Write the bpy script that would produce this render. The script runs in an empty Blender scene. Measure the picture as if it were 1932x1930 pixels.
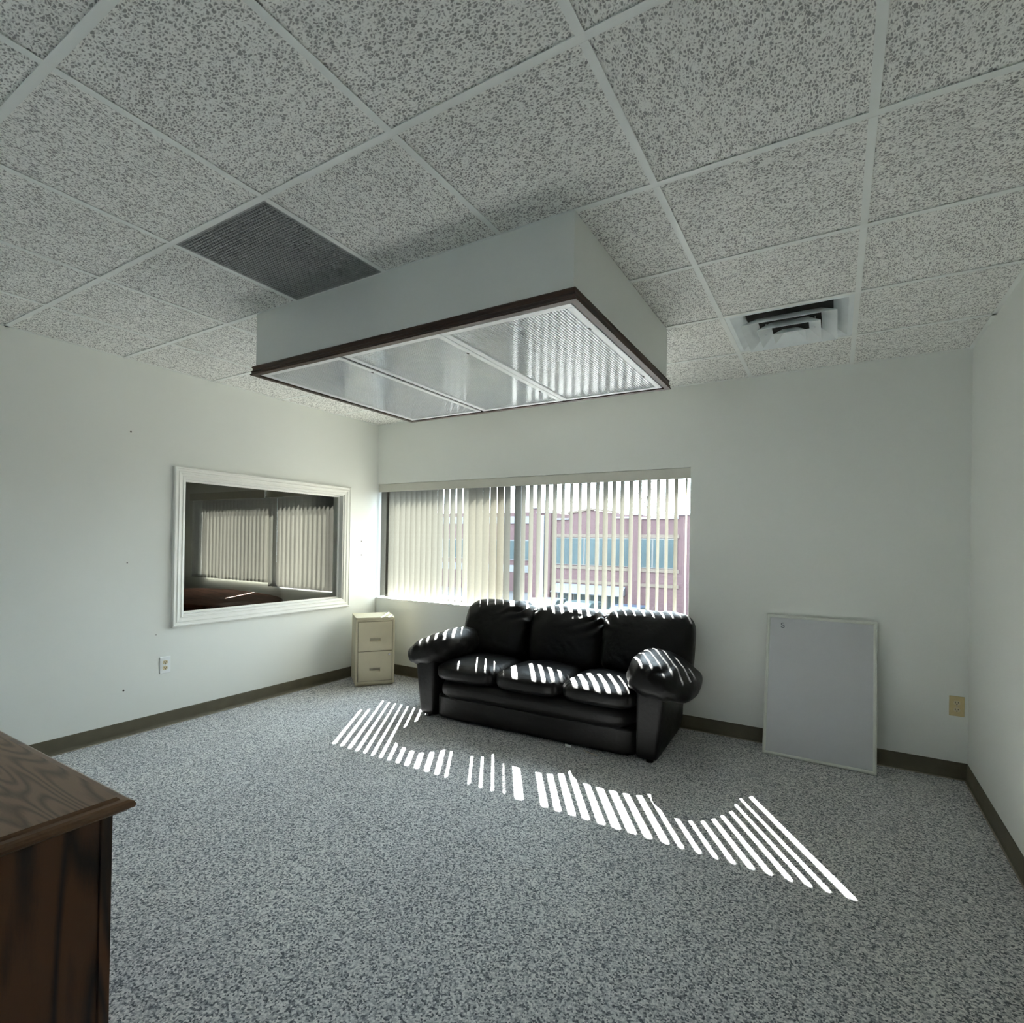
import bpy, bmesh, math, random
import numpy as np
from mathutils import Vector, Matrix, Quaternion

random.seed(7); RNG = np.random.default_rng(11)
S = bpy.context.scene
C = S.collection

# ------------------------------------------------------------------ camera
EYE = 1.377
cam_d = bpy.data.cameras.new('camera'); cam = bpy.data.objects.new('camera', cam_d); C.objects.link(cam)
S.camera = cam
cam_d.sensor_fit = 'HORIZONTAL'; cam_d.sensor_width = 36.0
cam_d.lens = 1020.57 / 1932 * 36.0
cam_d.shift_x = (966 - 966.87) / 1932
cam_d.shift_y = (1018.35 - 965) / 1932
cam_d.clip_start = 0.02; cam_d.clip_end = 500
Rr = ((0.85831047, 0.51284411, 0.01714801), (0.0126359, 0.01228409, -0.99984471), (-0.51297511, 0.85839386, 0.00406331))
cam.matrix_world = Matrix(((Rr[0][0], -Rr[1][0], -Rr[2][0], 0), (Rr[0][1], -Rr[1][1], -Rr[2][1], 0), (Rr[0][2], -Rr[1][2], -Rr[2][2], EYE), (0, 0, 0, 1)))

# ------------------------------------------------------------------ sky, sun, exposure
W = bpy.data.worlds.new('world'); S.world = W; W.use_nodes = True
bg = W.node_tree.nodes['Background']; bg.inputs[0].default_value = (0.76, 0.89, 1.0, 1); bg.inputs[1].default_value = 14.0
SUN_AZ, SUN_EL = math.radians(32.6), math.radians(40.8)
sun_d = bpy.data.lights.new('sun', 'SUN'); sun = bpy.data.objects.new('sun', sun_d); C.objects.link(sun)
sun_d.energy = 170; sun_d.color = (1.0, 0.97, 0.93); sun_d.angle = math.radians(0.5)
sdir = Vector((math.sin(SUN_AZ) * math.cos(SUN_EL), -math.cos(SUN_AZ) * math.cos(SUN_EL), -math.sin(SUN_EL)))
sun.rotation_euler = sdir.to_track_quat('-Z', 'Y').to_euler(); sun.location = (-12, 20, 18)
vs = S.view_settings
vs.view_transform = 'Standard'; vs.look = 'None'; vs.gamma = 1.0; vs.use_curve_mapping = False; vs.exposure = 0.40
cy = S.cycles
cy.max_bounces = 16; cy.diffuse_bounces = 9; cy.glossy_bounces = 5; cy.transmission_bounces = 8; cy.transparent_max_bounces = 24
cy.sample_clamp_indirect = 12.0; cy.caustics_reflective = False; cy.caustics_refractive = False

# ------------------------------------------------------------------ material helpers
MATS = {}
def new_mat(name):
    m = bpy.data.materials.new(name); m.use_nodes = True; MATS[name] = m
    nt = m.node_tree
    return m, nt, nt.nodes['Principled BSDF'], nt.links
def nd(nt, t, **kw):
    n = nt.nodes.new(t)
    for k, v in kw.items():
        if k in n.inputs.keys(): n.inputs[k].default_value = v
        else: setattr(n, k, v)
    return n
def ramp(nt, fac, stops):
    r = nt.nodes.new('ShaderNodeValToRGB'); e = r.color_ramp.elements
    e[0].position, e[0].color = stops[0][0], (*stops[0][1], 1)
    e[1].position, e[1].color = stops[-1][0], (*stops[-1][1], 1)
    for p, c in stops[1:-1]:
        x = e.new(p); x.color = (*c, 1)
    nt.links.new(fac, r.inputs[0]); return r
def coords(nt, scale=(1, 1, 1), kind='Object', rot=(0, 0, 0)):
    tc = nt.nodes.new('ShaderNodeTexCoord'); mp = nt.nodes.new('ShaderNodeMapping')
    mp.inputs['Scale'].default_value = scale; mp.inputs['Rotation'].default_value = rot
    nt.links.new(tc.outputs[kind], mp.inputs[0]); return mp.outputs[0]
def bump(nt, b, h, strength, dist):
    n = nt.nodes.new('ShaderNodeBump'); n.inputs['Strength'].default_value = strength; n.inputs['Distance'].default_value = dist
    nt.links.new(h, n.inputs['Height']); nt.links.new(n.outputs[0], b.inputs['Normal'])
def plain(name, col, rough=0.6, var=0.05, scale=6.0, metal=0.0, spec=0.5, bumpy=0.0, bscale=200):
    """one colour with a slight uneven tone"""
    m, nt, b, L = new_mat(name)
    v = coords(nt)
    n = nd(nt, 'ShaderNodeTexNoise', Scale=scale, Detail=4.0); L.new(v, n.inputs['Vector'])
    lo = tuple(max(0, c * (1 - var)) for c in col); hi = tuple(min(1, c * (1 + var)) for c in col)
    r = ramp(nt, n.outputs[0], [(0.3, lo), (0.7, hi)])
    L.new(r.outputs[0], b.inputs['Base Color'])
    b.inputs['Roughness'].default_value = rough; b.inputs['Metallic'].default_value = metal
    b.inputs['Specular IOR Level'].default_value = spec
    if bumpy:
        n2 = nd(nt, 'ShaderNodeTexNoise', Scale=bscale, Detail=3.0); L.new(v, n2.inputs['Vector'])
        bump(nt, b, n2.outputs[0], bumpy, 0.002)
    return m
def wood(name, dark, light, axis_scale, rough=0.4, ring=9.0, dist=2.2, grain=0.5, spec=0.4):
    """oak: stretched, distorted growth rings with fine pores; axis_scale squeezes the grain direction"""
    m, nt, b, L = new_mat(name)
    v = coords(nt, axis_scale)
    n = nd(nt, 'ShaderNodeTexNoise', Scale=1.6, Detail=2.0, Roughness=0.5); L.new(v, n.inputs['Vector'])
    mul = nd(nt, 'ShaderNodeMath', operation='MULTIPLY'); mul.inputs[1].default_value = ring; L.new(n.outputs[0], mul.inputs[0])
    fr = nd(nt, 'ShaderNodeMath', operation='PINGPONG'); fr.inputs[1].default_value = 1.0; L.new(mul.outputs[0], fr.inputs[0])
    v2 = coords(nt, tuple(a * 7 for a in axis_scale))
    p = nd(nt, 'ShaderNodeTexNoise', Scale=9.0, Detail=5.0, Roughness=0.7); L.new(v2, p.inputs['Vector'])
    mx = nd(nt, 'ShaderNodeMix', data_type='FLOAT'); mx.inputs[0].default_value = grain
    L.new(fr.outputs[0], mx.inputs[2]); L.new(p.outputs[0], mx.inputs[3])
    mid = tuple((a + c) / 2 for a, c in zip(dark, light))
    r = ramp(nt, mx.outputs[0], [(0.18, dark), (0.42, mid), (0.62, light), (0.9, light)])
    L.new(r.outputs[0], b.inputs['Base Color']); b.inputs['Roughness'].default_value = rough
    b.inputs['Specular IOR Level'].default_value = spec
    bump(nt, b, mx.outputs[0], 0.12, 0.001)
    return m

def mat_wall():
    m, nt, b, L = new_mat('painted_wall')
    v = coords(nt)
    n = nd(nt, 'ShaderNodeTexNoise', Scale=0.9, Detail=4.0, Roughness=0.55); L.new(v, n.inputs['Vector'])
    r = ramp(nt, n.outputs[0], [(0.3, (0.785, 0.80, 0.765)), (0.75, (0.815, 0.83, 0.795))])
    L.new(r.outputs[0], b.inputs['Base Color']); b.inputs['Roughness'].default_value = 0.62
    b.inputs['Specular IOR Level'].default_value = 0.3
    n2 = nd(nt, 'ShaderNodeTexNoise', Scale=260.0, Detail=2.0); L.new(v, n2.inputs['Vector'])
    bump(nt, b, n2.outputs[0], 0.10, 0.001)
mat_wall()
def mat_carpet():
    m, nt, b, L = new_mat('loop_carpet')
    v = coords(nt)
    vo = nd(nt, 'ShaderNodeTexVoronoi', Scale=165.0); L.new(v, vo.inputs['Vector'])
    n = nd(nt, 'ShaderNodeTexNoise', Scale=105.0, Detail=5.0, Roughness=0.75); L.new(v, n.inputs['Vector'])
    big = nd(nt, 'ShaderNodeTexNoise', Scale=1.3, Detail=4.0); L.new(v, big.inputs['Vector'])
    sep = nd(nt, 'ShaderNodeSeparateColor'); L.new(vo.outputs['Color'], sep.inputs[0])
    mx = nd(nt, 'ShaderNodeMix', data_type='FLOAT'); mx.inputs[0].default_value = 0.6
    L.new(sep.outputs[0], mx.inputs[2]); L.new(n.outputs[0], mx.inputs[3])
    r = ramp(nt, mx.outputs[0], [(0.32, (0.09, 0.10, 0.115)), (0.44, (0.37, 0.38, 0.395)), (0.56, (0.64, 0.64, 0.635)), (0.72, (0.90, 0.89, 0.865))])
    r2 = ramp(nt, big.outputs[0], [(0.3, (0.88, 0.88, 0.90)), (0.7, (1.0, 1.0, 0.99))])
    mc = nd(nt, 'ShaderNodeMix', data_type='RGBA', blend_type='MULTIPLY'); mc.inputs[0].default_value = 1.0
    L.new(r.outputs[0], mc.inputs[6]); L.new(r2.outputs[0], mc.inputs[7])
    L.new(mc.outputs[2], b.inputs['Base Color']); b.inputs['Roughness'].default_value = 0.95
    b.inputs['Specular IOR Level'].default_value = 0.12
    b.inputs['Sheen Weight'].default_value = 0.15
    bump(nt, b, mx.outputs[0], 0.7, 0.004)
mat_carpet()
def mat_leather():
    m, nt, b, L = new_mat('black_leather')
    v = coords(nt)
    n = nd(nt, 'ShaderNodeTexNoise', Scale=5.0, Detail=5.0); L.new(v, n.inputs['Vector'])
    r = ramp(nt, n.outputs[0], [(0.3, (0.004, 0.004, 0.0045)), (0.75, (0.008, 0.0078, 0.0078))])
    L.new(r.outputs[0], b.inputs['Base Color'])
    rr = ramp(nt, n.outputs[0], [(0.3, (0.33,) * 3), (0.75, (0.47,) * 3)]); L.new(rr.outputs[0], b.inputs['Roughness'])
    b.inputs['Specular IOR Level'].default_value = 0.17
    vo = nd(nt, 'ShaderNodeTexVoronoi', Scale=330.0); L.new(v, vo.inputs['Vector'])
    n2 = nd(nt, 'ShaderNodeTexNoise', Scale=26.0, Detail=3.0); L.new(v, n2.inputs['Vector'])
    ad = nd(nt, 'ShaderNodeMath', operation='MULTIPLY_ADD'); ad.inputs[1].default_value = 0.15
    L.new(vo.outputs['Distance'], ad.inputs[0]); L.new(n2.outputs[0], ad.inputs[2])
    bump(nt, b, ad.outputs[0], 0.45, 0.006)
mat_leather()
def mat_vane():
    """thin cream vinyl that lets part of the light through"""
    m, nt, b, L = new_mat('vinyl_vane')
    nt.nodes.remove(b)
    v = coords(nt)
    n = nd(nt, 'ShaderNodeTexNoise', Scale=60.0, Detail=3.0); L.new(v, n.inputs['Vector'])
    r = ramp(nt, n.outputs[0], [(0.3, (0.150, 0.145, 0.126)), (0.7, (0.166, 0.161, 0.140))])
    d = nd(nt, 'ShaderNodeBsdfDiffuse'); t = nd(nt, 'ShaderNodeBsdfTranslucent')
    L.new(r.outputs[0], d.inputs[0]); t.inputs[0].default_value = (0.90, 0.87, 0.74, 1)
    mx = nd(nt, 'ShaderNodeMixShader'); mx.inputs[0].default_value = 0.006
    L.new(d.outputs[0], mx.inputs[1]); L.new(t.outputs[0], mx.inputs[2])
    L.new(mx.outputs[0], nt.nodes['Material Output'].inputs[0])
mat_vane()
def mat_glass(name, tint, refl=1.0, rough=0.0):
    m, nt, b, L = new_mat(name); nt.nodes.remove(b)
    t = nd(nt, 'ShaderNodeBsdfTransparent'); t.inputs[0].default_value = (*tint, 1)
    g = nd(nt, 'ShaderNodeBsdfGlossy'); g.inputs['Roughness'].default_value = rough
    f = nd(nt, 'ShaderNodeFresnel'); geo = nd(nt, 'ShaderNodeNewGeometry')
    io = nd(nt, 'ShaderNodeMix', data_type='FLOAT'); io.inputs[2].default_value = 1.45; io.inputs[3].default_value = 1 / 1.45   # the same reflectance on both faces of the thin pane
    L.new(geo.outputs['Backfacing'], io.inputs[0]); L.new(io.outputs[0], f.inputs[0])
    mu = nd(nt, 'ShaderNodeMath', operation='MULTIPLY'); mu.inputs[1].default_value = refl; L.new(f.outputs[0], mu.inputs[0])
    mx = nd(nt, 'ShaderNodeMixShader'); L.new(mu.outputs[0], mx.inputs[0]); L.new(t.outputs[0], mx.inputs[1]); L.new(g.outputs[0], mx.inputs[2])
    L.new(mx.outputs[0], nt.nodes['Material Output'].inputs[0])
mat_glass('clear_glass', (0.96, 0.98, 0.97)); mat_glass('interior_glass', (0.90, 0.91, 0.90))
def mat_brick():
    m, nt, b, L = new_mat('red_brick')
    v = coords(nt, rot=(math.radians(90), 0, 0))
    bt = nd(nt, 'ShaderNodeTexBrick', Scale=4.5); L.new(v, bt.inputs['Vector'])
    bt.inputs['Color1'].default_value = (0.046, 0.021, 0.023, 1); bt.inputs['Color2'].default_value = (0.058, 0.028, 0.031, 1)
    bt.inputs['Mortar'].default_value = (0.056, 0.045, 0.047, 1)
    L.new(bt.outputs[0], b.inputs['Base Color']); b.inputs['Roughness'].default_value = 0.9
mat_brick()
def mat_lens():
    """clear ribbed acrylic lens over a white reflector"""
    m, nt, b, L = new_mat('prismatic_acrylic')
    v = coords(nt)
    n = nd(nt, 'ShaderNodeTexNoise', Scale=9.0, Detail=3.0); L.new(v, n.inputs['Vector'])
    r = ramp(nt, n.outputs[0], [(0.3, (0.80, 0.82, 0.85)), (0.7, (0.86, 0.87, 0.88))])
    L.new(r.outputs[0], b.inputs['Base Color'])
    b.inputs['Roughness'].default_value = 0.12; b.inputs['IOR'].default_value = 1.6; b.inputs['Specular IOR Level'].default_value = 0.9
    b.inputs['Coat Weight'].default_value = 0.6; b.inputs['Coat Roughness'].default_value = 0.05
mat_lens()
plain('lens_backing', (0.42, 0.44, 0.47), 0.16, 0.25, 14, spec=0.9, bumpy=0.5, bscale=90)
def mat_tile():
    """painted mineral fibre, the shade of its pits put into the colour"""
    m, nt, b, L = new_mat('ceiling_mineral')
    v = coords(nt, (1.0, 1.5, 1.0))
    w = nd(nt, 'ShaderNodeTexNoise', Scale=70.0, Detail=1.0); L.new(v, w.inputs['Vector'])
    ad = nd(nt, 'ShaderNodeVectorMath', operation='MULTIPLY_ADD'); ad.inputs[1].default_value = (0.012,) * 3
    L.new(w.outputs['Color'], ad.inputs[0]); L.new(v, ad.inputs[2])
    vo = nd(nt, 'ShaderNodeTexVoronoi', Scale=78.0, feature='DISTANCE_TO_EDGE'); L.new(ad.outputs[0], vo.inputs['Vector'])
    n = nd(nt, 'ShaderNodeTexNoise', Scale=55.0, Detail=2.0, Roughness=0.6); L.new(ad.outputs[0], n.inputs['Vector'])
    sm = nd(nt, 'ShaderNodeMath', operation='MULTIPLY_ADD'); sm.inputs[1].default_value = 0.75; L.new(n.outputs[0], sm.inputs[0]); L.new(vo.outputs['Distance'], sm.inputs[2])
    r = ramp(nt, sm.outputs[0], [(0.42, (0.98, 0.975, 0.94)), (0.55, (0.75, 0.74, 0.715)), (0.67, (0.34, 0.335, 0.32))])  # pale ridges around dark cells: pit shade painted into the tile colour
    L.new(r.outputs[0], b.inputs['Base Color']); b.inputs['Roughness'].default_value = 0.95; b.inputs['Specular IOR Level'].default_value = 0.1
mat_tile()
plain('tee_white', (0.86, 0.875, 0.85), 0.45, 0.02, 8)
plain('plenum', (0.08, 0.08, 0.08), 0.9)
plain('drywall', (0.80, 0.815, 0.78), 0.65, 0.02, 2)
plain('white_metal', (0.86, 0.87, 0.87), 0.35, 0.02, 5)
plain('diffuser_metal', (0.80, 0.84, 0.85), 0.4, 0.05, 9)
plain('black', (0.006, 0.006, 0.007), 0.7)
plain('grille_grey', (0.36, 0.37, 0.37), 0.5, 0.06, 40)
plain('base_vinyl', (0.100, 0.087, 0.055), 0.55, 0.12, 12)
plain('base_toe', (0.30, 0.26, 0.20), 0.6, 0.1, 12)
plain('moulding_white', (0.86, 0.86, 0.82), 0.38, 0.02, 6)
plain('valance_cream', (0.60, 0.59, 0.53), 0.55, 0.03, 10)
plain('sill_white', (0.83, 0.83, 0.80), 0.45, 0.03, 10)
plain('alu_frame', (0.62, 0.64, 0.66), 0.4, 0.04, 10)
plain('bronze_frame', (0.05, 0.048, 0.045), 0.45, 0.05, 10)
plain('cabinet_putty', (0.50, 0.455, 0.325), 0.42, 0.03, 14)
plain('putty_dark', (0.34, 0.31, 0.22), 0.5, 0.03, 14)
plain('chrome', (0.75, 0.75, 0.74), 0.25, 0.02, 20, metal=0.9)
plain('board_white', (0.545, 0.555, 0.575), 0.28, 0.02, 4)
plain('board_frame', (0.66, 0.68, 0.62), 0.4, 0.04, 10)
plain('ink_grey', (0.10, 0.11, 0.13), 0.5)
plain('plate_white', (0.85, 0.87, 0.88), 0.35, 0.02, 10)
plain('receptacle_ivory', (0.62, 0.54, 0.36), 0.4, 0.04, 30)
plain('plate_almond', (0.60, 0.49, 0.26), 0.4, 0.05, 30)
plain('slot_dark', (0.03, 0.025, 0.02), 0.6)
plain('paper_white', (0.85, 0.85, 0.82), 0.8)
plain('cord_cream', (0.62, 0.55, 0.42), 0.7)
plain('stone', (0.0710, 0.0546, 0.0437), 0.85, 0.08, 1)
plain('roof_cap', (0.12, 0.13, 0.15), 0.7)
plain('white_panel', (0.0785, 0.0832, 0.0907), 0.6, 0.05, 1)
plain('awning', (0.0756, 0.0785, 0.0937), 0.7, 0.04, 1)
plain('pane_teal', (0.0256, 0.0395, 0.0437), 0.35, 0.25, 0.4, spec=0.15)
plain('asphalt', (0.0252, 0.0252, 0.0277), 0.9, 0.2, 0.5)
plain('bark', (0.058, 0.045, 0.036), 0.9, 0.2, 4)
plain('tyre', (0.02, 0.02, 0.02), 0.8)
plain('car_white', (0.0907, 0.0937, 0.0966), 0.3); plain('car_blue', (0.0151, 0.0286, 0.0512), 0.3); plain('car_teal', (0.0181, 0.0378, 0.0407), 0.3)
plain('office_wall', (0.30, 0.28, 0.21), 0.7, 0.06, 2)
plain('office_floor', (0.10, 0.12, 0.12), 0.9, 0.15, 60)
plain('cabinet_charcoal', (0.03, 0.03, 0.03), 0.55)
plain('chair_tan', (0.40, 0.34, 0.24), 0.7, 0.08, 20)
wood('walnut_trim_x', (0.018, 0.008, 0.004), (0.055, 0.027, 0.015), (0.9, 9, 14), 0.5)
wood('walnut_trim_y', (0.018, 0.008, 0.004), (0.055, 0.027, 0.015), (9, 0.9, 14), 0.5)
wood('oak_top', (0.085, 0.050, 0.030), (0.21, 0.135, 0.085), (0.40, 3.4, 3), 0.42, 75.0, grain=0.38)
wood('oak_side', (0.016, 0.007, 0.004), (0.105, 0.043, 0.017), (3, 3.6, 0.42), 0.42, 22.0, grain=0.3)
wood('oak_edge', (0.06, 0.03, 0.015), (0.16, 0.085, 0.043), (4, 0.8, 4), 0.3, 6.0)
wood('mahogany', (0.07, 0.025, 0.014), (0.17, 0.068, 0.04), (0.8, 5, 3), 0.6, 8.0, spec=0.15)

# ------------------------------------------------------------------ mesh helpers
def tag(o, label=None, cat=None, group=None, kind=None):
    if label: o['label'] = label
    if cat: o['category'] = cat
    if group: o['group'] = group
    if kind: o['kind'] = kind
    return o
def empty(name, loc=(0, 0, 0), rz=0.0, parent=None):
    o = bpy.data.objects.new(name, None); C.objects.link(o); o.location = loc; o.rotation_euler = (0, 0, rz)
    o.empty_display_size = 0.1
    if parent: o.parent = parent
    return o
def link(name, me, mat=None, parent=None, loc=(0, 0, 0), rot=(0, 0, 0), smooth=False):
    o = bpy.data.objects.new(name, me); C.objects.link(o); o.location = loc; o.rotation_euler = rot
    if mat and len(me.materials) == 0: me.materials.append(MATS[mat])
    if parent: o.parent = parent
    if smooth: me.polygons.foreach_set('use_smooth', [True] * len(me.polygons))
    return o
class MB:
    def __init__(s): s.v = []; s.f = []
    def add(s, vs_, fs):
        o = len(s.v); s.v += [tuple(map(float, p)) for p in vs_]; s.f += [tuple(i + o for i in f) for f in fs]; return s
    def box(s, x0, x1, y0, y1, z0, z1):
        return s.add([(x0, y0, z0), (x1, y0, z0), (x1, y1, z0), (x0, y1, z0), (x0, y0, z1), (x1, y0, z1), (x1, y1, z1), (x0, y1, z1)],
                     [(0, 3, 2, 1), (4, 5, 6, 7), (0, 1, 5, 4), (1, 2, 6, 5), (2, 3, 7, 6), (3, 0, 4, 7)])
    def tube(s, pts, r, n=8, cap=True):
        pts = [Vector(p) for p in pts]; rs = r if isinstance(r, (list, tuple)) else [r] * len(pts); rings = []
        for i, p in enumerate(pts):
            d = (pts[min(i + 1, len(pts) - 1)] - pts[max(i - 1, 0)]).normalized()
            a = d.orthogonal().normalized() if i == 0 else (a - d * a.dot(d)).normalized()
            b = d.cross(a); rings.append([p + (a * math.cos(2 * math.pi * k / n) + b * math.sin(2 * math.pi * k / n)) * rs[i] for k in range(n)])
        vs_ = [q for rg in rings for q in rg]; fs = []
        for i in range(len(pts) - 1):
            for k in range(n): fs.append((i * n + k, i * n + (k + 1) % n, (i + 1) * n + (k + 1) % n, (i + 1) * n + k))
        if cap: fs += [tuple(reversed(range(n))), tuple(range((len(pts) - 1) * n, len(pts) * n))]
        return s.add(vs_, fs)
    def prism(s, poly, axis, a, b):
        """polygon in the two other axes, extruded along axis from a to b"""
        n = len(poly)
        def P(p, t):
            return {'x': (t, p[0], p[1]), 'y': (p[0], t, p[1]), 'z': (p[0], p[1], t)}[axis]
        return s.add([P(p, a) for p in poly] + [P(p, b) for p in poly],
                     [tuple(range(n)), tuple(reversed(range(n, 2 * n)))] + [(i, i + n, (i + 1) % n + n, (i + 1) % n) for i in range(n)])
    def cyl(s, c, r, h, axis='z', n=20, r2=None):
        r2 = r if r2 is None else r2; c = Vector(c)
        ax = {'x': Vector((1, 0, 0)), 'y': Vector((0, 1, 0)), 'z': Vector((0, 0, 1))}[axis]
        return s.tube([c, c + ax * h], [r, r2], n)
    def mesh(s, name, bevel=0.0, seg=2):
        me = bpy.data.meshes.new(name); me.from_pydata(s.v, [], s.f)
        bm = bmesh.new(); bm.from_mesh(me)
        bmesh.ops.recalc_face_normals(bm, faces=bm.faces)
        if bevel:
            es = [e for e in bm.edges if e.is_manifold and e.calc_face_angle(0) > 0.5]
            bmesh.ops.bevel(bm, geom=es, offset=bevel, segments=seg, affect='EDGES', profile=0.5, clamp_overlap=True)
        bm.to_mesh(me); bm.free(); me.update(); return me
    def build(s, name, mat, parent=None, loc=(0, 0, 0), rot=(0, 0, 0), bevel=0.0, seg=2, smooth=False):
        return link(name, s.mesh(name, bevel, seg), mat, parent, loc, rot, smooth)
def bx(*a): return MB().box(*a)
def frame_strips(corners, diags, n, profile):
    """four mitred strips: profile = (inset from outer edge, height along n)"""
    out = []; n = Vector(n)
    for i in range(4):
        A, B = Vector(corners[i]), Vector(corners[(i + 1) % 4]); da, db = Vector(diags[i]), Vector(diags[(i + 1) % 4])
        va = [A - da * p[0] + n * p[1] for p in profile]; vb = [B - db * p[0] + n * p[1] for p in profile]
        k = len(profile)
        fs = [(j, (j + 1) % k, (j + 1) % k + k, j + k) for j in range(k)] + [tuple(range(k)), tuple(reversed(range(k, 2 * k)))]
        m = MB(); m.add(va + vb, fs); out.append(m)
    return out
def vnoise(p, seed=0):
    """value noise on (n,3) points, -1..1"""
    p = np.asarray(p, float); i = np.floor(p).astype(np.int64); f = p - i; f = f * f * (3 - 2 * f)
    def h(a):
        x = (a[:, 0] * 374761393 + a[:, 1] * 668265263 + a[:, 2] * 2147483647 + seed * 974634777) & 0xffffffff
        x = ((x ^ (x >> 13)) * 1274126177) & 0xffffffff
        return ((x ^ (x >> 16)) & 0xffff) / 32767.5 - 1
    r = 0
    for dx in (0, 1):
        for dy in (0, 1):
            for dz in (0, 1):
                w = (f[:, 0] if dx else 1 - f[:, 0]) * (f[:, 1] if dy else 1 - f[:, 1]) * (f[:, 2] if dz else 1 - f[:, 2])
                r = r + w * h(i + np.array([dx, dy, dz]))
    return r
def fbm(p, seed=0, o=3):
    p = np.asarray(p, float); return sum(vnoise(p * 2 ** k, seed + k) / 2 ** k for k in range(o)) / 1.6
def pillow_mesh(name, cuts, e, fn):
    """a cube rounded to a superellipsoid of exponent e; fn maps unit coordinates (n,3) to positions"""
    bm = bmesh.new(); bmesh.ops.create_cube(bm, size=2)
    bmesh.ops.subdivide_edges(bm, edges=bm.edges, cuts=cuts, use_grid_fill=True)
    co = np.array([v.co[:] for v in bm.verts]); co = np.clip(co, -1, 1)
    ee = np.array(e if isinstance(e, (tuple, list)) else (e, e, e), float)
    r = (np.abs(co) ** ee).sum(1) ** (1 / ee.mean()); q = co / r[:, None]
    q = fn(q, co)
    for v, c in zip(bm.verts, q): v.co = c
    bmesh.ops.recalc_face_normals(bm, faces=bm.faces)
    me = bpy.data.meshes.new(name); bm.to_mesh(me); bm.free(); return me

# ------------------------------------------------------------------ room shell
XL, XR, YB, YF, H = -4.16, 0.69, 4.17, -1.7, 2.580
WX0, WX1, WZ0, WZ1 = XL, -0.942, 0.768, 1.962          # the window in the back wall
NX0, NX1 = -7.50, -4.90; NZ0 = 0.862                                # the next office's window
YO = 4.43                                              # outer face of the back wall
tag(bx(-8.3, XR + 0.12, YF - 0.12, YO, -0.12, 0).build('floor', 'loop_carpet'), kind='structure')
wb = MB()
wb.box(-8.3, XR + 0.12, YB, YO, 0, WZ0 - 0.02); wb.box(-8.3, XR + 0.12, YB, YO, WZ1, H + 0.4)
wb.box(NX0, NX1, YB, YO, WZ0 - 0.02, NZ0 - 0.02); wb.box(WX1, XR + 0.12, YB, YO, WZ0 - 0.02, WZ1); wb.box(NX1, XL, YB, YO, WZ0 - 0.02, WZ1); wb.box(-8.3, NX0, YB, YO, WZ0 - 0.02, WZ1)
tag(wb.build('wall_back', 'painted_wall'), kind='structure')
GY0, GY1, GZ0, GZ1 = 2.193, 3.713, 0.787, 1.813         # opening in the left wall
wl = MB()
wl.box(XL - 0.12, XL, YF - 0.12, GY0, 0, H + 0.4); wl.box(XL - 0.12, XL, GY1, YB, 0, H + 0.4)
wl.box(XL - 0.12, XL, GY0, GY1, 0, GZ0); wl.box(XL - 0.12, XL, GY0, GY1, GZ1, H + 0.4)
wall_left = tag(wl.build('wall_left', 'painted_wall'), kind='structure')
tag(bx(XR, XR + 0.12, YF - 0.12, YB, 0, H + 0.4).build('wall_right', 'painted_wall'), kind='structure')
# the wall behind the camera has an added window, put in for fill light
RX0, RX1, RZ0, RZ1 = -1.98, -1.48, 1.25, 1.80
wf = MB(); wf.box(XL, RX0, YF - 0.12, YF, 0, H + 0.4).box(RX1, XR, YF - 0.12, YF, 0, H + 0.4).box(RX0, RX1, YF - 0.12, YF, 0, RZ0).box(RX0, RX1, YF - 0.12, YF, RZ1, H + 0.4)
tag(wf.build('wall_front', 'painted_wall'), kind='structure')
w4 = empty('window_4', ((RX0 + RX1) / 2, YF, RZ0))
hw_ = (RX1 - RX0) / 2
for a in ((-hw_, hw_, 0, 0.05), (-hw_, hw_, RZ1 - RZ0 - 0.05, RZ1 - RZ0), (-hw_, -hw_ + 0.05, 0.05, RZ1 - RZ0 - 0.05), (hw_ - 0.05, hw_, 0.05, RZ1 - RZ0 - 0.05), (-0.025, 0.025, 0.05, RZ1 - RZ0 - 0.05)):
    bx(a[0], a[1], -0.09, -0.04, a[2], a[3]).build('window_frame', 'alu_frame', w4)
for a, b in ((-hw_ + 0.05, -0.025), (0.025, hw_ - 0.05)): bx(a, b, -0.067, -0.063, 0.05, RZ1 - RZ0 - 0.05).build('pane', 'clear_glass', w4)
tag(w4, kind='structure')
# nail holes left in the left wall
for y, z, r in ((1.834, 2.087, 0.006), (1.827, 1.189, 0.004), (1.820, 0.317, 0.006), (3.954, 1.359, 0.006), (3.957, 1.218, 0.006), (2.02, 0.67, 0.003)):
    MB().cyl((XL - 0.002, y, z), r, 0.0035, 'x', 10).build('nail_hole', 'slot_dark', wall_left)

# vinyl cove base: band and toe
def cove(side, a, b):
    prof = [(0, 0), (0.012, 0), (0.010, 0.006), (0.006, 0.014), (0.0045, 0.024), (0.0045, 0.099), (0.003, 0.102), (0, 0.102)]
    m = MB()
    if side == 'left': m.prism([(XL + d, z) for d, z in prof], 'y', a, b)
    elif side == 'right': m.prism([(XR - d, z) for d, z in prof], 'y', a, b)
    else: m.prism([(YB - d, z) for d, z in prof], 'x', a, b)
    o = tag(m.build('baseboard_' + side, 'base_vinyl'), kind='structure')
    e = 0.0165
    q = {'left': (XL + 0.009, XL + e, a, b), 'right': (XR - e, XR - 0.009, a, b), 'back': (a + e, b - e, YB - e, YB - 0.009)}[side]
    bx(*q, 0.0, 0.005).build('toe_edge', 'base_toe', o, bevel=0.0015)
cove('left', YF, YB); cove('right', YF, YB); cove('back', XL, XR)

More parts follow.
